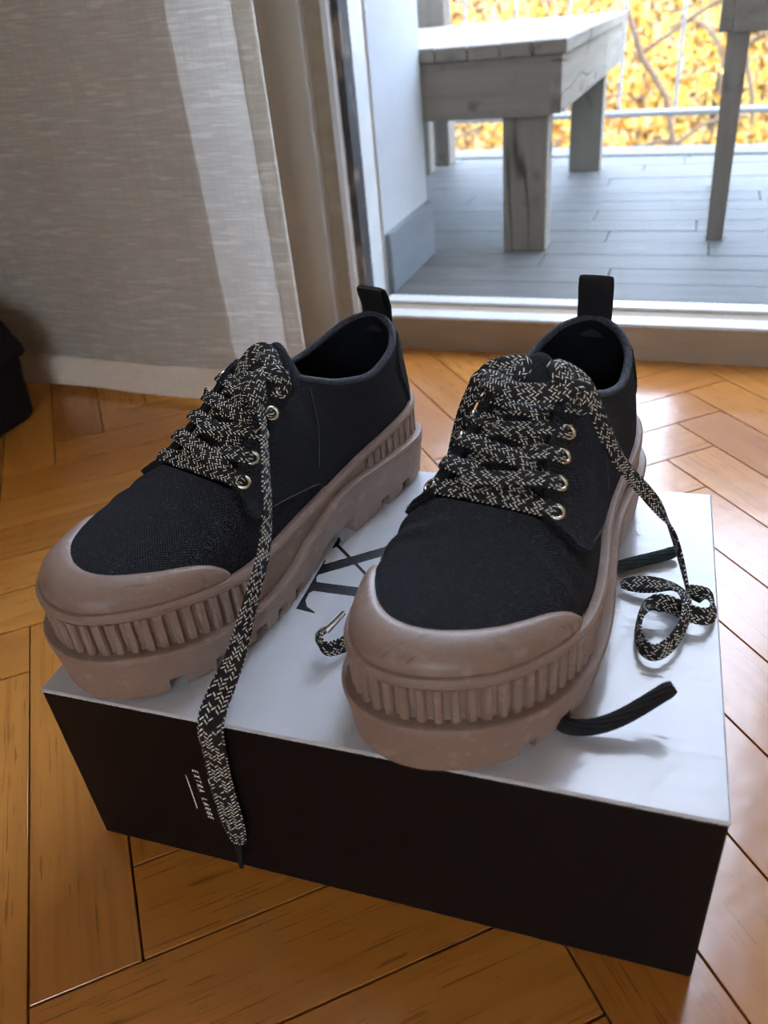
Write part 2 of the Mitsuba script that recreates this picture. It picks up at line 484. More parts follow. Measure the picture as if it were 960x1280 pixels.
# door frame, left jamb from the room outwards; right jamb mirrored
struct('door_1', cat([rbox(-.168, -.150, .945, .975, ZB, DZ), rbox(DX1, DX1 + .03, .945, .975, ZB, DZ), rbox(-.167, DX1 + .03, .945, .975, DZ - .03, DZ + .03)]), 'm_white_frame')
put('door_1__casing', cat([rbox(-.32, -.1624, .795, .8095, .0, DZ + .13, bevel=.002), rbox(DX1 + .03, DX1 + .17, .795, .8095, .0, DZ + .13, bevel=.002), rbox(-.32, DX1 + .17, .795, .8095, DZ + .03, DZ + .13, bevel=.002)]), 'm_casing')
put('door_1__bead', rbox(-.1624, -.1578, .787, .83, .0, DZ, bevel=.001), 'm_white_frame')
put('door_1__stop', rbox(-.1578, -.1305, .799, .83, .0, DZ), 'm_tan')
put('door_1__lip', rbox(-.1305, -.1217, .784, .83, .0, DZ, bevel=.001), 'm_white_frame')
put('door_1__gasket', rbox(-.1217, -.1125, .797, .83, .0, DZ, bevel=.001), 'm_gasket')
put('door_1__outer_jamb', rbox(-.170, -.139, .8305, .9435, -.0, DZ, bevel=.001), 'm_white_frame')
put('door_1__groove', rbox(-.150, -.1425, .943, .9505, ZB, DZ), 'm_gasket')
tag('door_1__gasket', 'dark brush seal')
# threshold
struct('trim_1', rbox(-.1125, DX1 + .03, .81, .898, -.004, .0462, bevel=.002), 'm_tan')
put('trim_1__track', cat([rbox(-.1125, DX1 + .03, .8085, .838, .0455, .0498, bevel=.0012), rbox(-.1125, DX1 + .03, .868, .896, .0455, .0510, bevel=.0012)]), 'm_white_frame')
tag('trim_1__track', 'white painted sliding track')
# skirting tile on the reveal
struct('baseboard_left', rbox(DX0, DX0 + .010, .956, YO + .004, ZB, .125, bevel=.0015), 'm_skirting')

# ------------------------------------------------------------------ balcony
BA = math.radians(-6.5)
edge_p = np.array([-.0, 2.09])
struct('balcony_floor', cat([moved(box(-3.2, 3.2, YO, 2.02, -.16, ZB - .004), room), moved(box(DX0, DX1, .90, YO, -.16, ZB - .004), room)]), 'm_grout')
k = 0
tb = random.Random(3)
for r in range(16):
    y0, y1 = .8802 + r * .0768, .8802 + (r + 1) * .0768
    x = -1.6 - tb.random() * .55
    while x < 2.2:
        a0, a1 = x, x + .60
        x = a1
        b0 = max(y0, .899)
        if y0 < YO:                      # between the reveals of the door
            a0, a1 = max(a0, DX0), min(a1, DX1)
            if a1 - a0 < .01:
                continue
        m = box(a0 + .001, a1 - .001, b0 + .0008, y1 - .0008, ZB - .008, ZB + tb.uniform(-.0004, .0004), bevel=.0008)
        put(num('balcony_floor__tile', k), moved(m, room), 'm_tile')
        k += 1
print('tiles', k)


def rail_pt(x, z, dy=0.0):
    """A point on the railing's line."""
    return np.array([x, 2.185 - (x + .06) * .115 + dy, z])


put('balcony_floor__edge_strip', cat([moved(box(-3.2, 3.2, -.06, .06, -.16, ZB + .004, bevel=.002), lambda v: room(v, BA) + np.array([-.0, 2.15, 0]))]), 'm_tile')
put('railing__bottom_rail', tube([rail_pt(-3.0, .118), rail_pt(3.0, .118)], .0085)[0], 'm_rail', 40)
put('railing__top_rail', tube([rail_pt(-3.0, .98), rail_pt(3.0, .98)], .016)[0], 'm_rail', 40)
k = 0
for i in range(-18, 20):
    x = .186 + i * .1395
    put(num('railing__baluster', k), tube([rail_pt(x, .118), rail_pt(x, .98)], .0042, 8)[0], 'm_rail', 40)
    k += 1
for k, x in enumerate((-.372, 1.4)):
    put(num('railing__post', k), tube([rail_pt(x, ZB, -.02), rail_pt(x, 1.0, -.02)], .010, 10)[0], 'm_rail', 40)
tag('railing', 'thin pale metal railing along the outer edge of the balcony', 'railing')

# weathered table
TA = math.radians(-3.4)


def tbl(v):
    return room(v, TA) + np.array([.144, 1.176, 0])


def tput(key, m, ax):
    put(key, moved(m, tbl), 'm_wood_' + ax)


tab_w, tab_l = .56, .80     # x from -tab_w to 0, y from 0 to tab_l
tb = random.Random(5)
n = 11
for i in range(n):
    x0, x1 = -tab_w - .012 + i * (tab_w + .020) / n, -tab_w - .012 + (i + 1) * (tab_w + .020) / n
    tput(num('table__top_board', i), box(x0 + .0008, x1 - .0008, -.008 + tb.uniform(-.001, .001), tab_l + .012, .336 + tb.uniform(-.0006, .0006), .357 + tb.uniform(-.0008, .0008), bevel=.0018), 'y')
tput('table__apron', box(-tab_w, -.016, 0, .02, .250, .336, bevel=.0015), 'x')
tput('table__apron_001', box(-.020, 0, .0, tab_l, .253, .336, bevel=.0015), 'y')
tput('table__apron_002', box(-tab_w, -.016, tab_l - .02, tab_l, .250, .336, bevel=.0015), 'x')
tput('table__apron_003', box(-tab_w, -tab_w + .02, .02, tab_l - .02, .250, .336, bevel=.0015), 'y')
for i, (x, y) in enumerate(((-.100, .022), (-.100, tab_l - .085), (-tab_w + .024, .022), (-tab_w + .024, tab_l - .085))):
    tput(num('table__leg', i), box(x, x + .076, y, y + .045, ZB, .334, bevel=.002), 'z')
tag('table', 'low whitewashed wooden table with thick worn legs on the balcony', 'table')

# chair at the right of the balcony, only one leg and a corner of its seat in view
CA = math.radians(-3.0)


def chr_(v):
    return room(v, CA) + np.array([.372, 1.268, 0])


for i, (x, y) in enumerate(((.010, .0), (.40, .0), (.010, .40), (.40, .40))):
    pts = []
    for z, w in ((ZB, .0135), (.35, .0165)):
        for sx in (-1, 1):
            for sy in (-1, 1):
                pts.append([x + .0155 + sx * w + (.006 if z < .1 else 0), y + .016 + sy * .015, z])
    put(num('chair__leg', i), moved(trimesh.convex.convex_hull(np.array(pts)), chr_), 'm_wood_z')
put('chair__apron', moved(box(-.004, .016, -.006, .44, .342, .405, bevel=.0015), chr_), 'm_wood_y')
put('chair__apron_001', moved(box(.0165, .45, -.010, .010, .340, .405, bevel=.0015), chr_), 'm_wood_x')
for i in range(4):
    put(num('chair__seat_board', i), moved(box(-.008, .458, -.012 + i * .116, .100 + i * .116, .4055, .425, bevel=.0015), chr_), 'm_wood_x')
put('chair__back_post', moved(box(.01, .045, .40, .43, .425, .85, bevel=.002), chr_), 'm_wood_z')
put('chair__back_post_001', moved(box(.40, .435, .40, .43, .425, .85, bevel=.002), chr_), 'm_wood_z')
put('chair__back_slat', moved(box(.02, .42, .405, .425, .62, .80, bevel=.002), chr_), 'm_wood_x')
tag('chair', 'weathered wooden chair with one slender leg in view, right of the table', 'chair')

# post behind the table
put('post', moved(box(-.037, .037, -.03, .03, ZB, .95, bevel=.002), lambda v: room(v, TA) + np.array([-.282, 2.062, 0])), 'm_wood_z')
tag('post', 'upright grey wooden post standing behind the left end of the table', 'post')

# ------------------------------------------------------------------ trees beyond the railing
struct('ground', moved(box(-30, 30, 1.2, 60, -4.2, -3.6), lambda v: v), 'm_hill')
struct('hill', trimesh.convex.convex_hull(np.array([[-30, 14, -3.7], [30, 14, -3.7], [30, 40, 5.5], [-30, 40, 4.0], [-30, 40, -3.7], [30, 40, -3.7], [-30, 22, 1.2], [30, 22, .8]])), 'm_hill')


def leaves(centers, size, tilt):
    """Small folded leaves, four triangles each."""
    n = len(centers)
    d = rng.normal(size=(n, 3)) + tilt
    d /= np.linalg.norm(d, axis=1, keepdims=True)
    s = np.cross(d, rng.normal(size=(n, 3)))
    s /= np.linalg.norm(s, axis=1, keepdims=True)
    h = np.cross(d, s)
    L = size * rng.uniform(.7, 1.25, (n, 1))
    b, t = centers - d * L, centers + d * L
    l, r, c = centers + s * L * .52 + h * L * .18, centers - s * L * .52 + h * L * .18, centers
    v = np.stack([b, r, t, l, c], 1).reshape(-1, 3)
    f = np.array([[0, 1, 4], [1, 2, 4], [2, 3, 4], [3, 0, 4]])
    return v, (f[None] + 5 * np.arange(n)[:, None, None]).reshape(-1, 3)


def tree(key, base, height, spread, count, size, mat, label, group, low=.1):
    r = random.Random(int(abs(base[0]) * 100) + count)
    base = np.array(base, float)
    top = base + [r.uniform(-.3, .3), r.uniform(-.2, .2), height]
    trunk = spline([base, base + (top - base) * .4 + [r.uniform(-.2, .2), 0, 0], top], 14)
    put(key + '__trunk', tube(trunk, np.linspace(.06, .012, 14), 7)[0], 'm_bark', 40)
    tips = []
    for j in range(9):
        f = low + (.95 - low) * j / 9
        p0 = trunk[int(f * 13)]
        ang = r.uniform(0, 2 * math.pi)
        q = p0 + np.array([math.cos(ang) * spread, math.sin(ang) * spread * .7, r.uniform(.1, .5) * spread])
        path = spline([p0, (p0 + q) / 2 + [0, 0, r.uniform(.0, .15)], q], 9)
        put(num(key + '__branch', j), tube(path, np.linspace(.022, .005, 9), 6)[0], 'm_bark', 40)
        tips += [path[k] for k in (3, 5, 7, 8)]
    tips = np.array(tips)
    c = tips[rng.integers(0, len(tips), count)] + rng.normal(size=(count, 3)) * spread * .30
    h = int(count * .62)
    put(key + '__foliage', leaves(c[:h], size, np.array([0, 0, -.5])), mat)
    put(key + '__foliage_001', leaves(c[h:], size * .9, np.array([0, 0, -.5])), 'm_leaf_4')
    tag(key + '__foliage', kind='stuff')
    tag(key + '__foliage_001', 'brown withered leaves', kind='stuff')
    tag(key, label, 'tree', group)


TREES = [((-1.5, 5.2, -3.6), 4.6, .95, 1500, .040, 0, 'tree with golden leaves beyond the balcony, behind the wooden post'),
         ((-.55, 6.6, -3.6), 4.1, .9, 1600, .044, 1, 'tree with orange leaves seen between the legs of the table'),
         ((.45, 5.6, -3.6), 4.6, .85, 1700, .038, 0, 'tall tree with gold leaves beyond the railing, right of the table'),
         ((1.15, 6.2, -3.6), 4.8, .9, 1700, .042, 2, 'tree with yellow green leaves behind the leg of the chair'),
         ((2.0, 5.4, -3.6), 4.6, .9, 1500, .042, 1, 'tree with orange leaves at the right end of the railing')]
for i, (b, h, sp, cnt, sz, mt, lab) in enumerate(TREES):
    tree(num('tree', i), b, h, sp, cnt, sz, f'm_leaf_{mt}', lab, 'autumn trees beyond the balcony', low=.45)
ROW2 = [(-2.0, 9.0, 3, 'brownish autumn tree far behind the left end of the table'), (-.1, 9.4, 0, 'golden tree far behind the table, in the second row of trees'),
        (1.7, 9.0, 3, 'brownish autumn tree far behind the chair leg'), (3.6, 9.3, 0, 'golden tree far off at the right edge, in the second row')]
for i, (x, y, mt, lab) in enumerate(ROW2):
    tree(num('tree', i + 5), (x, y, -3.6), 4.8 + .4 * (i % 2), 1.5, 2600, .065, f'm_leaf_{mt}', lab, 'autumn trees of the second row', low=.3)
# the bare boughs that cross in front of the leaves
BOUGH = [[(.10, 4.0, .30), (.126, 4.0, .212), (.16, 4.0, .139), (.251, 4.0, .007), (.335, 4.0, -.128), (.36, 4.0, -.35), (.42, 4.05, -1.2), (.45, 4.1, -3.6)],
         [(.75, 4.1, .42), (.482, 4.0, .294), (.3615, 4.0, .231), (.269, 4.0, .172), (.188, 4.0, .131)],
         [(.10, 4.0, -.35), (.154, 4.0, -.302), (.234, 4.0, -.262), (.33, 4.0, -.252), (.385, 4.02, -.275)],
         [(.36, 4.0, -.262), (.41, 4.0, -.235), (.464, 4.0, -.195), (.53, 4.0, -.174), (.66, 4.0, -.16)],
         [(.60, 4.0, .25), (.633, 4.0, .03), (.666, 4.0, -.08), (.68, 4.0, -.2)]]
for i, b in enumerate(BOUGH):
    put('bare_tree__trunk' if i == 0 else num('bare_tree__branch', i - 1), tube(spline(b, 20), np.linspace(.013, .020, 20) if i == 0 else .0095, 7)[0], 'm_bark', 40)
tag('bare_tree', 'bare dark forking tree just beyond the railing, right of the table', 'tree')

# ------------------------------------------------------------------ curtain
CY = .592


def fabric(x0, x1, z0, z1, y, nx=60, nz=30, amp=.004):
    x, z = np.meshgrid(np.linspace(x0, x1, nx), np.linspace(z0, z1, nz))
    w = amp * (np.sin(x * 11 + 1) + .6 * np.sin(x * 23 + z * 2)) - .004 * (1 - z / 2.3)
    v = room(np.stack([x, y + w, z], -1).reshape(-1, 3))
    return v, grid_faces(nz, nx)


put('curtain__panel', fabric(-1.15, -.112, .052, 2.35, CY), 'm_linen', True)
put('curtain__lining', fabric(-1.15, -.208, .052, 2.35, CY + .004), 'm_linen', True)
put('curtain__side_hem', fabric(-.135, -.1125, .052, 2.35, CY + .0022), 'm_linen_thin', True)
va, fa = fabric(-1.15, -.112, .010, .054, CY - .0015, 60, 3)
vb, fb = fabric(-1.15, -.112, .010, .054, CY + .0035, 60, 3)
put('curtain__hem', cat([trimesh.Trimesh(va, np.vstack([fa[:, [0, 1, 2]], fa[:, [0, 2, 3]]]), process=False), trimesh.Trimesh(vb, np.vstack([fb[:, [0, 1, 2]], fb[:, [0, 2, 3]]]), process=False)]), 'm_hem')
put('curtain__rod', moved(tube([(-1.3, CY, 2.36), (1.6, CY, 2.36)], .012)[0], room), 'm_white_frame', 40)
tag('curtain__hem', 'plain bottom hem')
tag('curtain', 'beige linen curtain hanging straight to the floor beside the open door', 'curtain')

# black bag at the left edge, its tall unseen back added for shade
def soft(m, it=8, length=.012):
    man = m3.Manifold(m3.Mesh(np.asarray(m.vertices, np.float32), np.asarray(m.faces, np.uint32))).refine_to_length(length).to_mesh()
    t = trimesh.Trimesh(man.vert_properties[:, :3], man.tri_verts, process=False)
    trimesh.smoothing.filter_taubin(t, iterations=it)
    return t


bag = soft(trimesh.convex.convex_hull(np.array([[-.80, .36, 0], [-.478, .40, 0], [-.474, .535, 0], [-.80, .56, 0], [-.80, .40, .15], [-.452, .44, .105], [-.448, .52, .095], [-.80, .54, .15], [-1.05, .32, 0], [-1.05, .55, 0], [-1.05, .34, .36], [-1.05, .54, .36], [-.66, .42, .33], [-.66, .53, .33]])), 10)
bag.vertices[:, 2] -= bag.vertices[:, 2].min() - .0005
put('bag__body', bag, 'm_bag', True)
flap = soft(trimesh.convex.convex_hull(np.array([[-.80, .37, .10], [-.443, .42, .092], [-.437, .525, .098], [-.80, .55, .10], [-.80, .39, .30], [-.462, .44, .150], [-.456, .515, .150], [-.80, .53, .30]])), 6)
put('bag__flap', flap, 'm_bag', True)
tag('bag', 'black soft bag on the floor at the left end of the curtain', 'bag')

# ------------------------------------------------------------------ shoe box
BW, BD, BH = .3552, .2622, .13


def serif_x():
    s = []
    w, h = .046, .0365
    s.append(Polygon([(.0035, h), (.0145, h), (.0425, 0), (.0315, 0)]))
    s.append(Polygon([(.0385, h), (.0412, h), (.0080, 0), (.0050, 0)]))
    for a, b, y in ((0, .0185, h), (.0315, .046, h), (.0, .0125, 0), (.0265, .046, 0)):
        d = .0009 if y == 0 else -.0009
        s.append(Polygon([(a, y), (b, y), (b, y + d), (a, y + d)]))
        m = (a + b) / 2
        s.append(Polygon([(m - .0062, y + d), (m + .0062, y + d), (m + .003, y + 3.2 * d), (m - .003, y + 3.2 * d)]))
    return unary_union(s)


def serif_l():
    h = .0365
    o = .0412
    s = [Polygon([(o + .0075, 0), (o + .0160, 0), (o + .0160, h), (o + .0075, h)])]
    s.append(Polygon([(o + .0012, h), (o + .0223, h), (o + .0223, h - .0009), (o + .0160, h - .003), (o + .0075, h - .003), (o + .0012, h - .0009)]))
    s.append(Polygon([(o, 0), (o + .034, 0), (o + .0360, .0132), (o + .0345, .0120), (o + .0310, .0058), (o + .0255, .0026), (o + .0185, .0022), (o + .0160, .0045), (o + .0075, .003), (o + .0040, .0014), (o, .0009)]))
    return unary_union(s)


def poly_mesh(g, depth):
    gs = getattr(g, 'geoms', [g])
    return cat([trimesh.creation.extrude_polygon(x, depth, engine='earcut') for x in gs])


put('shoe_box__body', box(0, BW, 0, BD, 0, BH - .0022, bevel=.0012), 'm_box_black')
lid = box(-.0004, BW + .0004, -.0004, BD + .0004, BH - .0026, BH, bevel=.0009)
put('shoe_box__lid', lid, 'm_lid')


def onto_lid(v, s=1.0):
    return np.stack([.1165 + v[:, 1] * s, .1680 - v[:, 0] * s, BH + .00005 + v[:, 2]], 1)


def onto_front(v, x0, z0, s=1.0):
    return np.stack([x0 + v[:, 1] * s, -.00005 - v[:, 2], z0 - v[:, 0] * s], 1)


for i, g in enumerate((serif_x(), serif_l())):
    put(num('shoe_box__lid__letter', i), moved(poly_mesh(g, .00012), onto_lid), 'm_ink')
    m = poly_mesh(g, .00012)
    put(num('shoe_box__letter', i), moved(m, lambda v: onto_front(v, .0938, .0805, .4)), 'm_print_white')
small = []
for i, ch in enumerate('EXTRA LARGE'):
    if ch == ' ':
        continue
    m = meshkit.text_mesh(ch, .0034, .00012, bold=True)
    v = m.vertices
    m.vertices = np.stack([v[:, 0] * .82 + v[:, 1] * .2 + i * .00414, v[:, 1], v[:, 2]], 1)
    small.append(moved(m, lambda v: onto_front(v, .0852, .0866)))
put('shoe_box__lettering', cat(small), 'm_print_white')
put('shoe_box__rule', box(.0793, .0799, -.0002, -.00005, .0500, .0797), 'm_print_white')
tag('shoe_box__lid', 'glossy white lid')
tag('shoe_box__lettering', 'small white words EXTRA LARGE')
tag('shoe_box', 'black and white cardboard shoe box lying on the parquet under both shoes', 'box')

# ------------------------------------------------------------------ shoes
OUT = np.array([[-0.0055, 0.0], [-0.0028, 0.0111], [0.0019, 0.0213], [0.008, 0.0302], [0.0158, 0.038], [0.0259, 0.0447], [0.038, 0.0507], [0.052, 0.0559], [0.0673, 0.0598], [0.0835, 0.0615], [0.1, 0.0610], [0.1165, 0.0588], [0.133, 0.0555], [0.1495, 0.0518], [0.1658, 0.0488], [0.1824, 0.0470], [0.1992, 0.0464], [0.2165, 0.0464], [0.2334, 0.0462], [0.2494, 0.0446], [0.2638, 0.0410], [0.2761, 0.0345], [0.2859, 0.0250], [0.2925, 0.0132], [0.295, 0.0005], [0.293, -0.0126], [0.2867, -0.0244], [0.2769, -0.0317], [0.2641, -0.0350], [0.2487, -0.0361], [0.2313, -0.0366], [0.2128, -0.0372], [0.1942, -0.0382], [0.1765, -0.0398], [0.1599, -0.0418], [0.1437, -0.0444], [0.1274, -0.0479], [0.1108, -0.0515], [0.0943, -0.0542], [0.078, -0.0553], [0.0625, -0.0547], [0.0479, -0.0523], [0.0347, -0.0487], [0.023, -0.0444], [0.0126, -0.0388], [0.0038, -0.0317], [-0.0025, -0.0226], [-0.0056, -0.0117]])
N = 960
_u = np.linspace(0, 1, 49)
_cs = CubicSpline(_u, np.vstack([OUT, OUT[:1]]), bc_type='periodic')
U = np.arange(N) / N
O = _cs(U)
_tg = _cs(U, 1)
ON = np.stack([-_tg[:, 1], _tg[:, 0]], 1)
ON /= np.linalg.norm(ON, axis=1, keepdims=True)
if ((O - O.mean(0)) * ON).sum() < 0:
    ON = -ON
OT = O[:, 0]
zl_f = PchipInterpolator([-.02, 0, .03, .058, .085, .11, .14, .19, .24, .31], [.0390, .0378, .0305, .0258, .0222, .0235, .031, .0405, .038, .037])
zr_f = PchipInterpolator([-.02, 0, .03, .055, .067, .085, .1, .15, .18, .214, .24, .27, .31], [.0650, .0635, .058, .0535, .0510, .0485, .048, .0475, .050, .0535, .056, .060, .067])


def ss(a, b, x):
    t = np.clip((x - a) / (b - a), 0, 1)
    return t * t * (3 - 2 * t)


RIB = np.maximum(1 - ss(.082, .090, OT), ss(.212, .216, OT))
LIFT = .005 * np.clip(1 - OT / .06, 0, 1) ** 2
ARCH = .0125 * ss(.128, .168, OT) * (1 - ss(.1905, .1935, OT))


def ring(d, z):
    q = O + ON * d[:, None] if np.ndim(d) else O + ON * d
    return np.c_[q, np.broadcast_to(z, (N,))]


def sole_rows():
    zl, zr = zl_f(OT), zr_f(OT)
    bot = LIFT + ARCH
    lo = lambda f: bot + (zl - bot) * f
    d7 = -.0026 - .0022 * RIB
    return [ring(-.012, bot + .001), ring(-.004, bot), ring(-.0018, bot + .0006), ring(.0, lo(.12)), ring(.0016, lo(.55)), ring(.0032, lo(.86)), ring(.0034, lo(.93)), ring(.0026, lo(.98)), ring(.0012, zl),
            ring(-.0040, zl - .0006), ring(d7, zl), ring(d7, zr - .0075), ring(-.0018, zr - .0062), ring(-.0006, zr - .0045), ring(-.0006, zr - .0022), ring(-.0018, zr - .0004), ring(-.0035, zr), ring(-.008, zr - .001), ring(-.0105, zr - .006)]


def close(rows):
    v = np.vstack(rows)
    q = grid_faces(len(rows), N, True)
    f = np.vstack([q[:, [0, 1, 2]], q[:, [0, 2, 3]]])
    c0, c1 = len(v), len(v) + 1
    v = np.vstack([v, rows[0].mean(0), rows[-1].mean(0)])
    i = np.arange(N)
    j = (i + 1) % N
    b = (len(rows) - 1) * N
    f = np.vstack([f, np.stack([i * 0 + c0, j, i], 1), np.stack([i * 0 + c1, b + i, b + j], 1)])
    m = trimesh.Trimesh(v, f, process=False)
    if m.volume < 0:
        m.invert()
    return m


def to_man(m):
    return m3.Manifold(m3.Mesh(np.asarray(m.vertices, np.float32), np.asarray(m.faces, np.uint32)))


def nearest(t, side):
    ok = (O[:, 1] * side > 0)
    d = np.abs(OT - t) + np.where(ok, 0, 9)
    return int(d.argmin())


def frame_at(i, d, z):
    p = np.r_[O[i] + ON[i] * d, z]
    nn = np.r_[ON[i], 0]
    tt = np.r_[-ON[i, 1], ON[i, 0], 0]
    return p, nn, tt


def oriented(m, p, nn, tt):
    up_ = np.array([0, 0, 1.0])
    v = m.vertices
    m = trimesh.Trimesh(p + v[:, :1] * tt + v[:, 1:2] * nn + v[:, 2:3] * up_, m.faces, process=False)
    if m.volume < 0:
        m.invert()
    return m


def sole_mesh():
    s = to_man(close(sole_rows()))
    cuts = []
    for side, ts in ((-1, (.027, .053, .081, .101, .120, .2268, .2535)), (1, (.028, .052, .077, .100, .121, .2268, .2535))):
        for t in ts:
            i = nearest(t, side)
            b = trimesh.convex.convex_hull(np.array([[x * w, y, z] for y in (-.0135, .01) for x in (-1, 1) for z, w in ((-.01, .0060), (.0098, .0046))]))
            cuts.append(to_man(oriented(b, *frame_at(i, 0, LIFT[i]))))
    for c in cuts:
        s = s - c
    m = s.to_mesh()
    return trimesh.Trimesh(m.vert_properties[:, :3], m.tri_verts, process=False)


SOLE = sole_mesh()


def rib_meshes():
    """Upright ribs round the toe and the heel."""
    out = []
    S = np.r_[0, np.cumsum(np.linalg.norm(np.diff(np.vstack([O, O[:1]]), axis=0), axis=1))]
    per = S[-1]
    step = per / round(per / .0078)
    for k in range(int(round(per / step))):
        i = int(np.searchsorted(S, k * step)) % N
        if RIB[i] < .5:
            continue
        z0, z1 = zl_f(OT[i]) - .001, zr_f(OT[i]) - .0062
        a = .0022
        pts = []
        for z in (z0, z1):
            for x, y in ((-a, -.006), (a, -.006), (-a, -.0026), (a, -.0026), (-a * .62, -.0014), (a * .62, -.0014)):
                pts.append([x, y, z])
        p, nn, tt = frame_at(i, 0, 0)
        out.append(oriented(trimesh.convex.convex_hull(np.array(pts)), p, nn, tt))
    return out


RIBS = rib_meshes()

# the upper: every point of the outline joined to a point of the opening by one curve
#   (outline t, side) -> opening point (t, p, z), its direction there, handle lengths
KEYS = [(-.01, (.096, 0, .0890), (.92, 0, .32), .16, .52, 0),
        (.020, (.0965, .011, .0885), (.86, -.25, .35), .17, .48, .1),
        (.050, (.098, .020, .0870), (.55, -.65, .45), .24, .40, .15),
        (.080, (.101, .0265, .0845), (.15, -.82, .50), .34, .36, .18),
        (.113, (.119, .0215, .0985), (.10, -.78, .62), .36, .34, .14),
        (.143, (.142, .0170, .1150), (.08, -.72, .69), .36, .32, .10),
        (.165, (.161, .0155, .1265), (.05, -.66, .75), .36, .32, .08),
        (.187, (.179, .0240, .1165), (-.05, -.45, .88), .34, .32, .06),
        (.212, (.205, .0300, .1050), (-.05, -.25, .95), .33, .33, .05),
        (.235, (.230, .0325, .1000), (-.02, -.16, .98), .33, .33, .05),
        (.258, (.255, .0300, .1050), (-.02, -.16, .98), .33, .33, .03),
        (.280, (.275, .0180, .1150), (-.05, -.12, .99), .33, .33, .02)]
HEEL = ((.2815, 0, .1195), (-.10, 0, .99), .33, .33, .02)
ki, kv = [], []
for side in (1, -1):
    seq = KEYS if side == 1 else KEYS[::-1]
    for (t, P, D, k1, k2, o) in seq:
        if t < 0:
            if side == 1:
                ki.append(0)
                kv.append([*P, *D, k1, k2, o])
            continue
        ki.append(nearest(t, side))
        kv.append([P[0], P[1] * side * (1.0 if side == 1 else (1.20 if P[0] < .15 else 1.12 if P[0] < .17 else .99)), P[2], D[0], D[1] * side, D[2], k1, k2, o])
    if side == 1:
        ki.append(int(OT.argmax()))
        kv.append([*HEEL[0], *HEEL[1], *HEEL[2:]])
ki.append(N)
kv.append(kv[0])
KV = PchipInterpolator(np.array(ki) / N, np.array(kv))(U)


def upper_pts(u, v):
    """The upper's surface at outline parameter u (in samples) and height v, arrays of one shape."""
    u = np.asarray(u, float) % N
    v = np.asarray(v, float)[..., None]
    g = lambda A: np.stack([np.interp(u, np.arange(N + 1), np.r_[A[:, k], A[0, k]]) for k in range(A.shape[1])], -1)
    kk = g(KV)
    b = g(ring(-.0068, zr_f(OT) - .0025))
    on = g(ON)
    Tp, D = kk[..., :3], kk[..., 3:6]
    D = D / np.linalg.norm(D, axis=-1, keepdims=True)
    L = np.linalg.norm(Tp - b, axis=-1, keepdims=True)
    db = np.concatenate([on * kk[..., 8:9], np.ones_like(L)], -1)
    p1, p2 = b + db * L * kk[..., 6:7], Tp - D * L * kk[..., 7:8]
    return (1 - v) ** 3 * b + 3 * (1 - v) ** 2 * v * p1 + 3 * (1 - v) * v * v * p2 + v ** 3 * Tp


def upper_frame(u, v):
    p = upper_pts(u, v)
    du = upper_pts(np.asarray(u) + 1.0, v) - upper_pts(np.asarray(u) - 1.0, v)
    dv = upper_pts(u, np.clip(np.asarray(v) + .004, 0, 1)) - upper_pts(u, np.clip(np.asarray(v) - .004, 0, 1))
    n = np.cross(du, dv)
    n /= np.linalg.norm(n, axis=-1, keepdims=True) + 1e-12
    return p, n


_p, _n = upper_frame(np.array([nearest(.2, 1) + 0.0]), np.array([.5]))
NSIGN = 1.0 if _n[0, 1] > 0 else -1.0


def slab(u, v, h_out, h_in, wrap=False, wob=None):
    """A sheet on the upper between two heights above it; u, v grids (rows, columns)."""
    p, n = upper_frame(u, v)
    n = n * NSIGN
    ho = np.broadcast_to(h_out, u.shape)[..., None]
    if wob is not None:
        ho = ho + wob[..., None]
    a, b = p + n * ho, p + n * np.broadcast_to(h_in, u.shape)[..., None]
    nr, nc = u.shape
    V = np.vstack([a.reshape(-1, 3), b.reshape(-1, 3)])
    q = grid_faces(nr, nc, wrap)
    k = nr * nc
    F = [q, q[:, ::-1] + k]

    def side(line, other, flip):
        i = np.arange(len(line) - 1)
        s = np.stack([line[i], line[i + 1], other[i + 1], other[i]], 1)
        F.append(s[:, ::-1] if flip else s)
    idx = np.arange(k).reshape(nr, nc)
    ext = (lambda r: np.r_[r, r[:1]]) if wrap else (lambda r: r)
    side(ext(idx[0]), ext(idx[0] + k), True)
    side(ext(idx[-1]), ext(idx[-1] + k), False)
    if not wrap:
        side(idx[:, 0], idx[:, 0] + k, False)
        side(idx[:, -1], idx[:, -1] + k, True)
    F = np.vstack(F)
    m = trimesh.Trimesh(V, np.vstack([F[:, [0, 1, 2]], F[:, [0, 2, 3]]]), process=False)
    if m.volume < 0:
        m.invert()
    return m


def side_u(t, side):
    """Outline samples (float) at lengthwise position t on one side, for arrays."""
    if side > 0:
        i = np.arange(0, int(OT.argmax()) + 1)
    else:
        i = np.arange(N, int(OT.argmax()) - 1, -1)
    tt = np.maximum.accumulate(OT[i % N])
    return np.interp(t, tt + np.arange(len(tt)) * 1e-9, i)


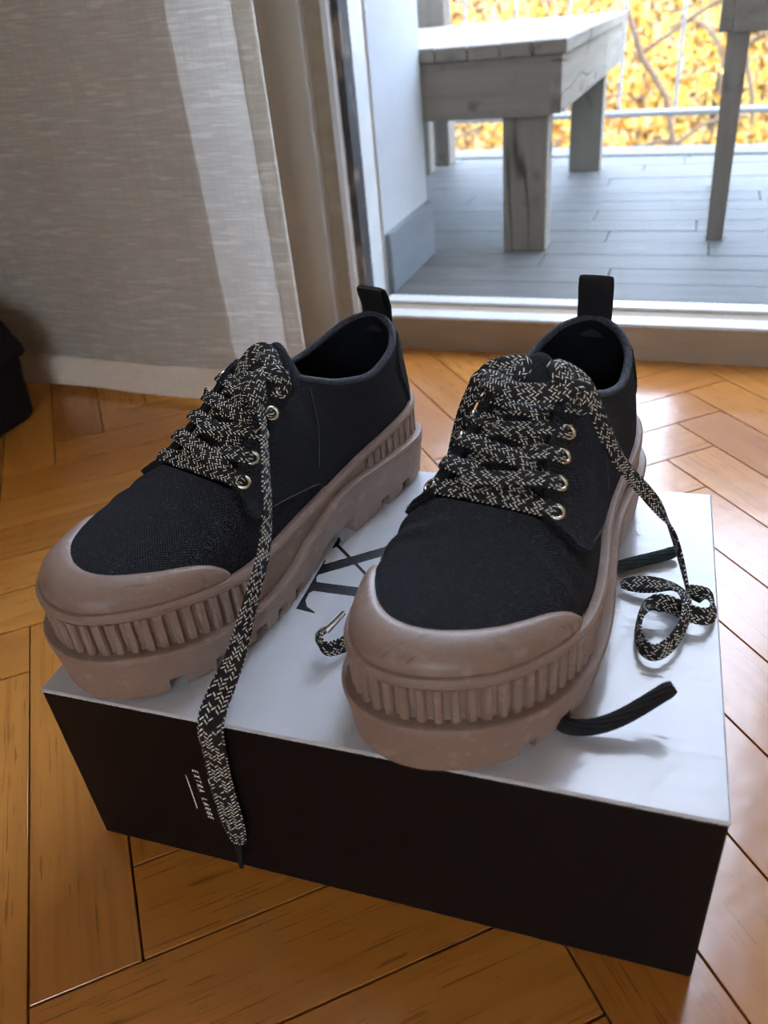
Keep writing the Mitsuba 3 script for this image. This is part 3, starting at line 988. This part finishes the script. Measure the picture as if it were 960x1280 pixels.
def build_shoe(key, pose, m):
    x0, y0, a = pose
    ca, sa = math.cos(a), math.sin(a)

    def W(v):
        v = np.asarray(v, float)
        t, p, z = v[..., 0], v[..., 1] * m, v[..., 2]
        return np.stack([x0 + t * sa + p * ca, y0 + t * ca - p * sa, BH + z], -1)

    def world(mesh):
        q = trimesh.Trimesh(W(mesh.vertices), mesh.faces, process=False)
        if np.sign(m) > 0:          # (t, p, z) is left-handed
            q.invert()
        return q

    def add(part, mesh, bsdf, smooth=False):
        put(f'{key}__{part}', world(mesh), bsdf, smooth)

    add('sole', SOLE, 'm_rubber', 32)
    for i, r in enumerate(RIBS):
        add(num('sole__rib', i), r, 'm_rubber')
    # canvas vamp and back in one piece
    vv = np.linspace(0, 1, 28)
    ug, vg = np.meshgrid(np.arange(0, N, 4.0), vv)
    pw = upper_pts(ug, vg)
    wob = .0012 * (meshkit.fbm(np.stack([pw[..., 0] * 38, pw[..., 1] * 30 + m * 9, pw[..., 2] * 30], -1), 3) - .5) * np.sin(np.pi * vg)
    crease = .0011 * np.sin((pw[..., 0] * 1.0 + .25 * np.abs(pw[..., 1])) * 2 * np.pi / .017 + 1.3) * np.exp(-((pw[..., 0] - .085) / .016) ** 2) * np.sin(np.pi * vg)
    add('upper', slab(ug, vg, .0, -.0012, True, wob + crease), 'm_canvas', 50)
    # lining of the rear half
    ur = np.linspace(side_u(.120, 1), side_u(.120, -1), 150)
    ug, vg = np.meshgrid(ur, np.linspace(.02, .995, 16))
    add('lining', slab(ug, vg, -.0015, -.0032), 'm_lining', 50)
    q = O + ON * -.011
    keep = np.arange(0, N, 8)
    ins = trimesh.creation.extrude_polygon(Polygon(q[keep]), .003, engine='earcut')
    ins.vertices[:, 2] += .046 + .010 * ss(.15, .25, ins.vertices[:, 0])
    add('insole', ins, 'm_lining')
    # toe cap
    nu = 150
    uc = np.linspace(side_u(.074, -1) - N, side_u(.074, 1), nu)
    tb_ = np.interp(uc % N, np.arange(N), OT)
    f = np.clip(1 - (np.maximum(tb_, 0) / .0742) ** 3.2, 0, 1) ** .62
    vtop = .02 + .355 * f
    rows = np.linspace(0, 1, 16)
    ug, vg = np.tile(uc, (16, 1)), rows[:, None] * vtop[None]
    edge = np.sqrt(np.clip(1 - rows ** 10, 0, 1))
    thick = .0004 + .0026 * edge[:, None] * np.minimum(1, f * 2.5)[None]
    bulge = .0012 * np.sin(np.pi * rows)[:, None] * f[None]
    add('toe_cap', slab(ug, vg, thick + bulge, -.0008), 'm_toe_rubber', 55)
    # quarters: the eyelet facings and sides, laid over the vamp
    vr = np.linspace(0, 1, 40)
    for s, name in ((1, 'quarter'), (-1, 'quarter_001')):
        tf = PchipInterpolator([0, .10, .22, .36, .46, .62, .8, 1.0], [.176, .160, .136, .112, .0975, .090, .087, .0835])(vr)
        tf = tf + .0008 * np.sin(vr * 38 + s) * ss(.3, .5, vr)
        fr = np.linspace(0, 1, 60) ** 1.15
        tt = tf[:, None] + (.2905 - tf)[:, None] * fr[None]
        ug = side_u(tt.ravel(), s).reshape(tt.shape)
        vg = np.tile(vr[:, None], (1, 60))
        pw = upper_pts(ug, vg)
        wob = .0010 * (meshkit.fbm(np.stack([pw[..., 0] * 45, pw[..., 1] * 40 + m * 5, pw[..., 2] * 45], -1), 3) - .5)
        lift_ = .0024 * np.exp(-fr * 26)[None] * ss(.32, .5, vr)[:, None]
        add(name, slab(ug, vg, .0017 + lift_, -.0004, False, wob), 'm_canvas', 50)
    # stitch rows on the quarters
    st = []
    for s in (1, -1):
        lines = []
        vv = np.linspace(.10, .95, 60)
        tf = PchipInterpolator([0, .10, .22, .36, .46, .62, .8, 1.0], [.176, .160, .136, .112, .0975, .090, .087, .0835])(vv)
        lines.append((tf + .0045, vv))
        v2 = np.linspace(.22, .93, 50)
        lines.append((PchipInterpolator([.2, .5, .8, 1.0], [.166, .176, .183, .188])(v2), v2))
        for tt, v2 in lines:
            p, nn = upper_frame(side_u(tt, s), v2)
            p = spline(p + nn * NSIGN * .0021, 180)
            for j in range(0, 176, 4):
                st.append(tube(p[[j, j + 1, j + 2]], (.00036), 4)[0])
    add('stitching', cat(st), 'm_stitch')
    tag(f'{key}__stitching', kind='stuff')
    # binding round the collar
    ur = np.linspace(side_u(.168, 1), side_u(.168, -1), 170)
    pc, nc = upper_frame(ur, np.full(170, .985))
    add('collar_binding', tube(pc - nc * NSIGN * .0006 + [0, 0, .0008], .0026, 10)[0], 'm_binding', 50)
    # heel patch
    vr = np.linspace(0, .93, 24)
    th = PchipInterpolator([0, .3, .6, .8, 1.0], [.279, .272, .265, .264, .273])(vr)
    ug = np.array([np.linspace(side_u(t, 1), side_u(t, -1), 40) for t in th])
    vg = np.tile(vr[:, None], (1, 40))
    add('heel_patch', slab(ug, vg, .0034, -.0004), 'm_canvas', 50)
    # heel tab
    path = spline([(.2850, 0, .098), (.2862, 0, .112), (.2868, 0, .128), (.2850, 0, .1440), (.2815, 0, .1462), (.2800, 0, .1425), (.2805, 0, .127), (.2782, 0, .108)], 30)
    if m < 0:
        path[:, 2] = np.where(path[:, 2] > .118, .118 + (path[:, 2] - .118) * .76, path[:, 2])
        path[:, 0] += -.004 * ss(.122, .140, path[:, 2])
    add('heel_tab', ribbon(path, np.array([1.0, 0, .02]), .0180, .0013, sides=8)[0], 'm_black_ribbon', 50)
    # tongue
    tc = np.linspace(.082, .1785, 24)
    zc = PchipInterpolator([.08, .1, .12, .14, .16, .175, .19], [.0800, .0850, .0990, .1130, .1250, .1335, .1400])(tc)
    w = np.linspace(-1, 1, 19)
    half = PchipInterpolator([.08, .1, .15, .165, .173, .177, .1785], [.026, .028, .0265, .0255, .0225, .017, .011])(tc)
    P = np.stack([np.tile(tc[:, None], (1, 19)) + .004 * (1 - w ** 2)[None], half[:, None] * w[None] - .002, zc[:, None] - .009 * (np.abs(w) ** 2.2)[None]], -1)
    dn = np.array([.55, 0, -.83]) * .003
    V = np.vstack([P.reshape(-1, 3), (P + dn).reshape(-1, 3)])
    q = grid_faces(24, 19)
    k = 24 * 19
    idx = np.arange(k).reshape(24, 19)
    F = [q, q[:, ::-1] + k]
    rim = np.r_[idx[0], idx[1:, -1], idx[-1, ::-1][1:], idx[::-1, 0][1:]]
    F.append(np.stack([rim[:-1], rim[1:], rim[1:] + k, rim[:-1] + k], 1)[:, ::-1])
    F = np.vstack(F)
    tm = trimesh.Trimesh(V, np.vstack([F[:, [0, 1, 2]], F[:, [0, 2, 3]]]), process=False)
    if tm.volume < 0:
        tm.invert()
    add('tongue', tm, 'm_canvas', 50)
    # eyelets
    EY = {}
    tor = trimesh.creation.torus(.0034, .00105, major_sections=26, minor_sections=10)
    k = 0
    for s in (1, -1):
        for i, tT in enumerate((.1570, .1450, .1322, .1200, .1080)):
            side = KV[:, 1] * s > 0
            j = int((np.abs(KV[:, 0] - tT) + np.where(side, 0, 9)).argmin())
            vv = .86
            p, nn = upper_frame(np.array([j + .0]), np.array([vv]))
            p, nn = p[0], nn[0] * NSIGN
            EY[s, i] = (p + nn * .0022, nn)
            ax = np.cross(nn, [1, 0, 0])
            ax /= np.linalg.norm(ax)
            bx = np.cross(nn, ax)
            tv = tor.vertices
            e = trimesh.Trimesh(p + nn * .0026 + tv[:, :1] * ax + tv[:, 1:2] * bx + tv[:, 2:3] * nn, tor.faces, process=False)
            if e.volume < 0:
                e.invert()
            add(num('eyelet', k), e, 'm_eyelet', True)
            tag(f'{key}__' + num('eyelet', k), 'small silver eyelet ring')
            k += 1
    # laces across the tongue
    R_, rl = [], random.Random(11 + (m > 0))

    def row(A, B, dz, width=.0088):
        (pa, na), (pb, nb) = A, B
        mid = (pa + pb) / 2
        nm = na + nb
        nm /= np.linalg.norm(nm)
        c = mid + nm * (.0045 + dz)
        q1, q2 = pa * .72 + pb * .28 + nm * (.0042 + dz), pa * .28 + pb * .72 + nm * (.0042 + dz)
        ab = (pb - pa) / np.linalg.norm(pb - pa)
        pts = [pa - na * .0045, pa + na * .0012 + ab * .0012, pa + ab * .0065 + na * .0034 + nm * dz, c, pb - ab * .0065 + nb * .0034 + nm * dz, pb + nb * .0012 - ab * .0012, pb - nb * .0045]
        nrm = [na * .3 - ab * .9, na * .8 - ab * .4, nm, nm, nm, nb * .8 + ab * .4, nb * .3 + ab * .9]
        R_.append(ribbon(W(pts), W(np.array(nrm)) - W(np.zeros(3)), [.0035, .0050, width * .92, width, width * .92, .0050, .0035], [.0028, .0028, .0023, .0022, .0023, .0028, .0028], n=44))

    def cross(A, B, dz, width=.0084):
        """Out of eyelet A, over the tongue and in under the facing beside eyelet B."""
        (pa, na), (pb, nb) = A, B
        nm = na + nb
        nm /= np.linalg.norm(nm)
        ab = (pb - pa) / np.linalg.norm(pb - pa)
        c = (pa + pb) / 2 + nm * (.0046 + dz)
        pts = [pa - na * .0045, pa + na * .0012 + ab * .0012, pa + ab * .0042 + na * .0036, pa + ab * .0090 + na * .0030 + nm * .0022, c, c + (pb - pa) * .17 - nm * .0002, pb - ab * .0090 - nb * .0018, pb - ab * .002 - nb * .0060]
        nrm = [na * .3 - ab * .9, na * .8 - ab * .4, nm, nm, nm, nm, nb, nb]
        R_.append(ribbon(W(pts), W(np.array(nrm)) - W(np.zeros(3)), [.0035, .0052, width * .92, width, width, width, width * .9, width * .6], [.0028, .0028, .0023, .0022, .0022, .0022, .0022, .002], n=48))

    row(EY[-1, 4], EY[1, 4], -.0006, .0092)
    for i in (3, 2, 1, 0):
        o = 1 if i % 2 else -1
        cross(EY[1, i], EY[-1, i + 1], .0012 * o)
        cross(EY[-1, i], EY[1, i + 1], -.0012 * o)
    return W, R_, EY


PR = (.21721, -.00393, .18661)
PLft = (.02874, .00601, .33620)
W_r, L_r, E_r = build_shoe('shoe', PR, 1)
W_l, L_l, E_l = build_shoe('shoe_001', PLft, -1)


def at(E, W, s, i, h=0.0):
    p, n = E[s, i]
    return W(p + n * h)


# free lace ends of the shoe nearer the right: over the side to the lid
a1 = at(E_r, W_r, 1, 0, -.003)
L_r.append(ribbon([a1, at(E_r, W_r, 1, 0, .005), (.2600, .1520, .2660), (.2700, .1560, .2610), (.2790, .1550, .2480), (.2893, .1535, .2240), (.3025, .1656, .1970), (.3148, .1750, .1770), (.3268, .1740, .1590), (.3345, .1580, .1460), (.3385, .1440, .1385)],
                   [(0, -.5, .8), (0, -.5, .8), (.2, -.4, .9), (.6, -.3, .75), (.8, -.45, .4), (.85, -.45, .3), (.9, -.3, .3), (.85, -.5, .3), (.95, .2, .1), (.95, .3, .1), (.9, .3, .3)], [.005, .007, .010, .010, .0098, .0098, .009, .0085, .0085, .0075, .006], .0023, n=120))
L_r.append(ribbon([(.3385, .1440, .1385), (.3455, .1425, .1375), (.3510, .1370, .1375), (.3500, .1250, .1380), (.3390, .1220, .1400), (.3275, .1265, .1410), (.3182, .1235, .1400), (.3135, .1120, .1385), (.3143, .0974, .1375), (.3217, .0897, .1375), (.3310, .0998, .1385), (.3368, .1180, .1410), (.3345, .1370, .1420), (.3217, .1450, .1385), (.3107, .1471, .1360), (.3020, .1466, .1345)],
                   [(.2, -.6, .75), (.3, -.7, .6), (.9, -.3, .4), (.5, -.8, .3), (-.1, -.95, .3), (-.2, -.95, .3), (-.6, -.5, .6), (-.95, .1, .3), (-.7, -.7, .2), (.2, -.95, .3), (.8, -.5, .3), (.9, .1, .45), (.4, .3, .85), (.1, -.25, .95), (0, -.25, .95), (0, -.25, .95)], [.006, .0085, .009, .009, .009, .009, .0085, .0085, .0085, .0085, .0085, .0085, .0085, .0100, .0105, .004], .0023, n=170))
# saddle over the tongue
e0, e1 = at(E_r, W_r, -1, 0, .004), at(E_r, W_r, 1, 0, .006)
mid = W_r(np.array([.1455, -.001, .1285]))
L_r.append(ribbon([at(E_r, W_r, -1, 0, -.003), e0, e0 + [.002, .004, .006], (e0 + mid) / 2 + [0, .001, .004], mid, (e1 + mid) / 2 + [0, .001, .003], e1 + [-.003, .003, .006], e1, at(E_r, W_r, 1, 0, -.002)],
                   [(-.5, -.5, .6), (-.4, -.5, .8), (0, -.6, .8), (0, -.6, .8), (0, -.65, .75), (0, -.6, .8), (0, -.6, .8), (.4, -.5, .8), (.5, -.5, .6)], [.005, .007, .0105, .0105, .009, .0105, .0105, .008, .005], .0026, n=70))
b1 = at(E_r, W_r, -1, 0, .004)
L_r.append(ribbon([b1 + [.006, -.002, .004], (.2395, .1690, .2610), (.2285, .1690, .2595), (.2178, .1685, .2525), (.2093, .1625, .2358), (.2008, .1595, .2050), (.1930, .1560, .1750), (.1800, .1350, .1450), (.1745, .1000, .1345), (.1680, .0790, .1335), (.1600, .0650, .1360), (.1535, .0560, .1385), (.1475, .0575, .1410), (.1460, .0630, .1425), (.1500, .0648, .1442)],
                   [(0, -.5, .8), (0, -.5, .85), (-.2, -.5, .8), (-.5, -.6, .5), (-.6, -.7, .3), (-.75, -.6, .1), (-.75, -.6, .2), (-.7, -.3, .6), (-.5, 0, .85), (-.4, -.3, .85), (.2, -.9, .3), (-.3, -.9, .3), (-.9, -.2, .3), (-.3, .2, .9), (-.2, -.3, .9)], [.009, .0105, .0105, .0105, .0100, .0100, .0095, .0095, .0095, .0095, .0090, .0085, .0080, .0065, .0032], .0023, n=130))
m, uv = join(L_r)
put('shoe__lace', m, 'm_lace', True, uv)
ag, _ = tube(np.array([(.1492, .0640, .1438), (.1532, .0685, .1472), (.1572, .0735, .1506)]), [.0019, .0016, .0014], 12)
put('shoe__lace__aglet', ag, 'm_aglet', 40)

# lace of the other shoe: bunched on the throat, one end hanging over the front of the box
t0 = at(E_l, W_l, 1, 0, .003)
L_l.append(ribbon([at(E_l, W_l, 1, 1, .002), (.0735, .1400, .2420), (.0735, .1545, .2530), (.0795, .1604, .2620), (.0855, .1640, .2650), (.0940, .1585, .2630), (.0985, .1530, .2560), (.0960, .1470, .2500)],
                   [(-.7, -.6, .3), (-.8, -.5, .3), (-.6, -.6, .6), (-.2, -.6, .8), (0, -.6, .8), (.4, -.5, .8), (.7, -.5, .4), (.5, -.8, .2)], [.008, .0100, .0105, .0105, .0105, .0095, .008, .007], .0024, n=70))
L_l.append(ribbon([at(E_l, W_l, -1, 0, -.003), at(E_l, W_l, -1, 0, .003), (.1010, .1490, .2580), (.0920, .1440, .2570), (.0840, .1400, .2520), (.0790, .1350, .2440)],
                   [(.5, -.5, .6), (.4, -.5, .8), (.1, -.6, .8), (0, -.7, .7), (-.2, -.7, .6), (-.4, -.7, .4)], [.005, .007, .0095, .010, .010, .0090], .0024, n=50))
L_l.append(ribbon([(.0800, .1480, .2480), (.0860, .1420, .2560), (.0930, .1340, .2540), (.0980, .1290, .2480)], [(-.3, -.7, .6), (0, -.7, .7), (.2, -.7, .7), (.3, -.7, .6)], [.008, .010, .010, .008], .0024, n=36))
L_l.append(ribbon([(.0880, .1500, .2580), (.0905, .1440, .2590), (.0940, .1380, .2560), (.1000, .1260, .2440), (.1079, .1078, .2320), (.1164, .0865, .2200), (.1200, .0739, .2080), (.1225, .0600, .1970), (.1228, .0450, .1870), (.1195, .0335, .1720), (.1145, .0250, .1550), (.1100, .0150, .1430), (.1085, .0040, .1365), (.1085, -.0035, .1290), (.1080, -.0045, .1174), (.1062, -.0046, .0943), (.1056, -.0050, .0680), (.1054, -.0050, .0423), (.1047, -.0050, .0320)],
                   [(0, -.6, .8), (.1, -.7, .7), (.3, -.7, .6), (.85, -.5, -.1), (.9, -.4, .0), (.9, -.4, .1), (.85, -.5, .2), (.8, -.6, .2), (.75, -.6, .2), (.7, -.6, .3), (.6, -.7, .4), (.4, -.7, .6), (.3, -.65, .7), (.25, -.9, .4), (.15, -.95, .2), (.1, -1, 0), (.1, -1, 0), (0, -1, 0), (0, -1, 0)],
                   [.008, .009, .0090, .0062, .0058, .0058, .0058, .0066, .0072, .0082, .0095, .0110, .0120, .0120, .0118, .0118, .0125, .0115, .0060], .0024, n=240))
m, uv = join(L_l)
put('shoe_001__lace', m, 'm_lace', True, uv)
ag, _ = tube(np.array([(.1047, -.0050, .0325), (.1035, -.0052, .0210), (.1022, -.0054, .0085)]), [.0026, .0019, .0015], 10)
put('shoe_001__lace__aglet', ag, 'm_cord', 40)
for key, w in (('shoe', 'right'), ('shoe_001', 'left')):
    tag(f'{key}__sole', 'chunky dusty brown rubber sole with ribbed toe')
    tag(f'{key}__toe_cap', 'brown rubber toe cap')
    tag(f'{key}__lace', 'flat black lace flecked with cream')
tag('shoe', 'black canvas platform shoe whose lace end coils on the white box lid', 'shoe', 'pair of black canvas shoes')
tag('shoe_001', 'black canvas platform shoe nearer the curtain, lace hanging over the box front', 'shoe', 'pair of black canvas shoes')

# two black cord ends on the lid
m, uv = tube(spline([(.2750, .0420, .1345), (.2830, .0335, .1350), (.2949, .0340, .1365), (.3071, .0390, .1400), (.3190, .0465, .1455), (.3300, .0530, .1520)], 40), np.r_[np.full(38, .0040), .0036, .0030], 14)
put('cord', m, 'm_cord', True, uv)
tag('cord', 'thick black cord end lying on the lid below the coiled lace', 'cord')
m, uv = tube(spline([(.2960, .1620, .1338), (.3005, .1651, .1338), (.3141, .1741, .1338), (.3277, .1819, .1345), (.3322, .1856, .1355)], 30), np.r_[np.full(28, .0037), .0033, .0027], 14)
put('cord_001', m, 'm_cord_dark_green', True, uv)
tag('cord_001', 'dark cord end lying behind the upright lace, nearest the back of the lid', 'cord')
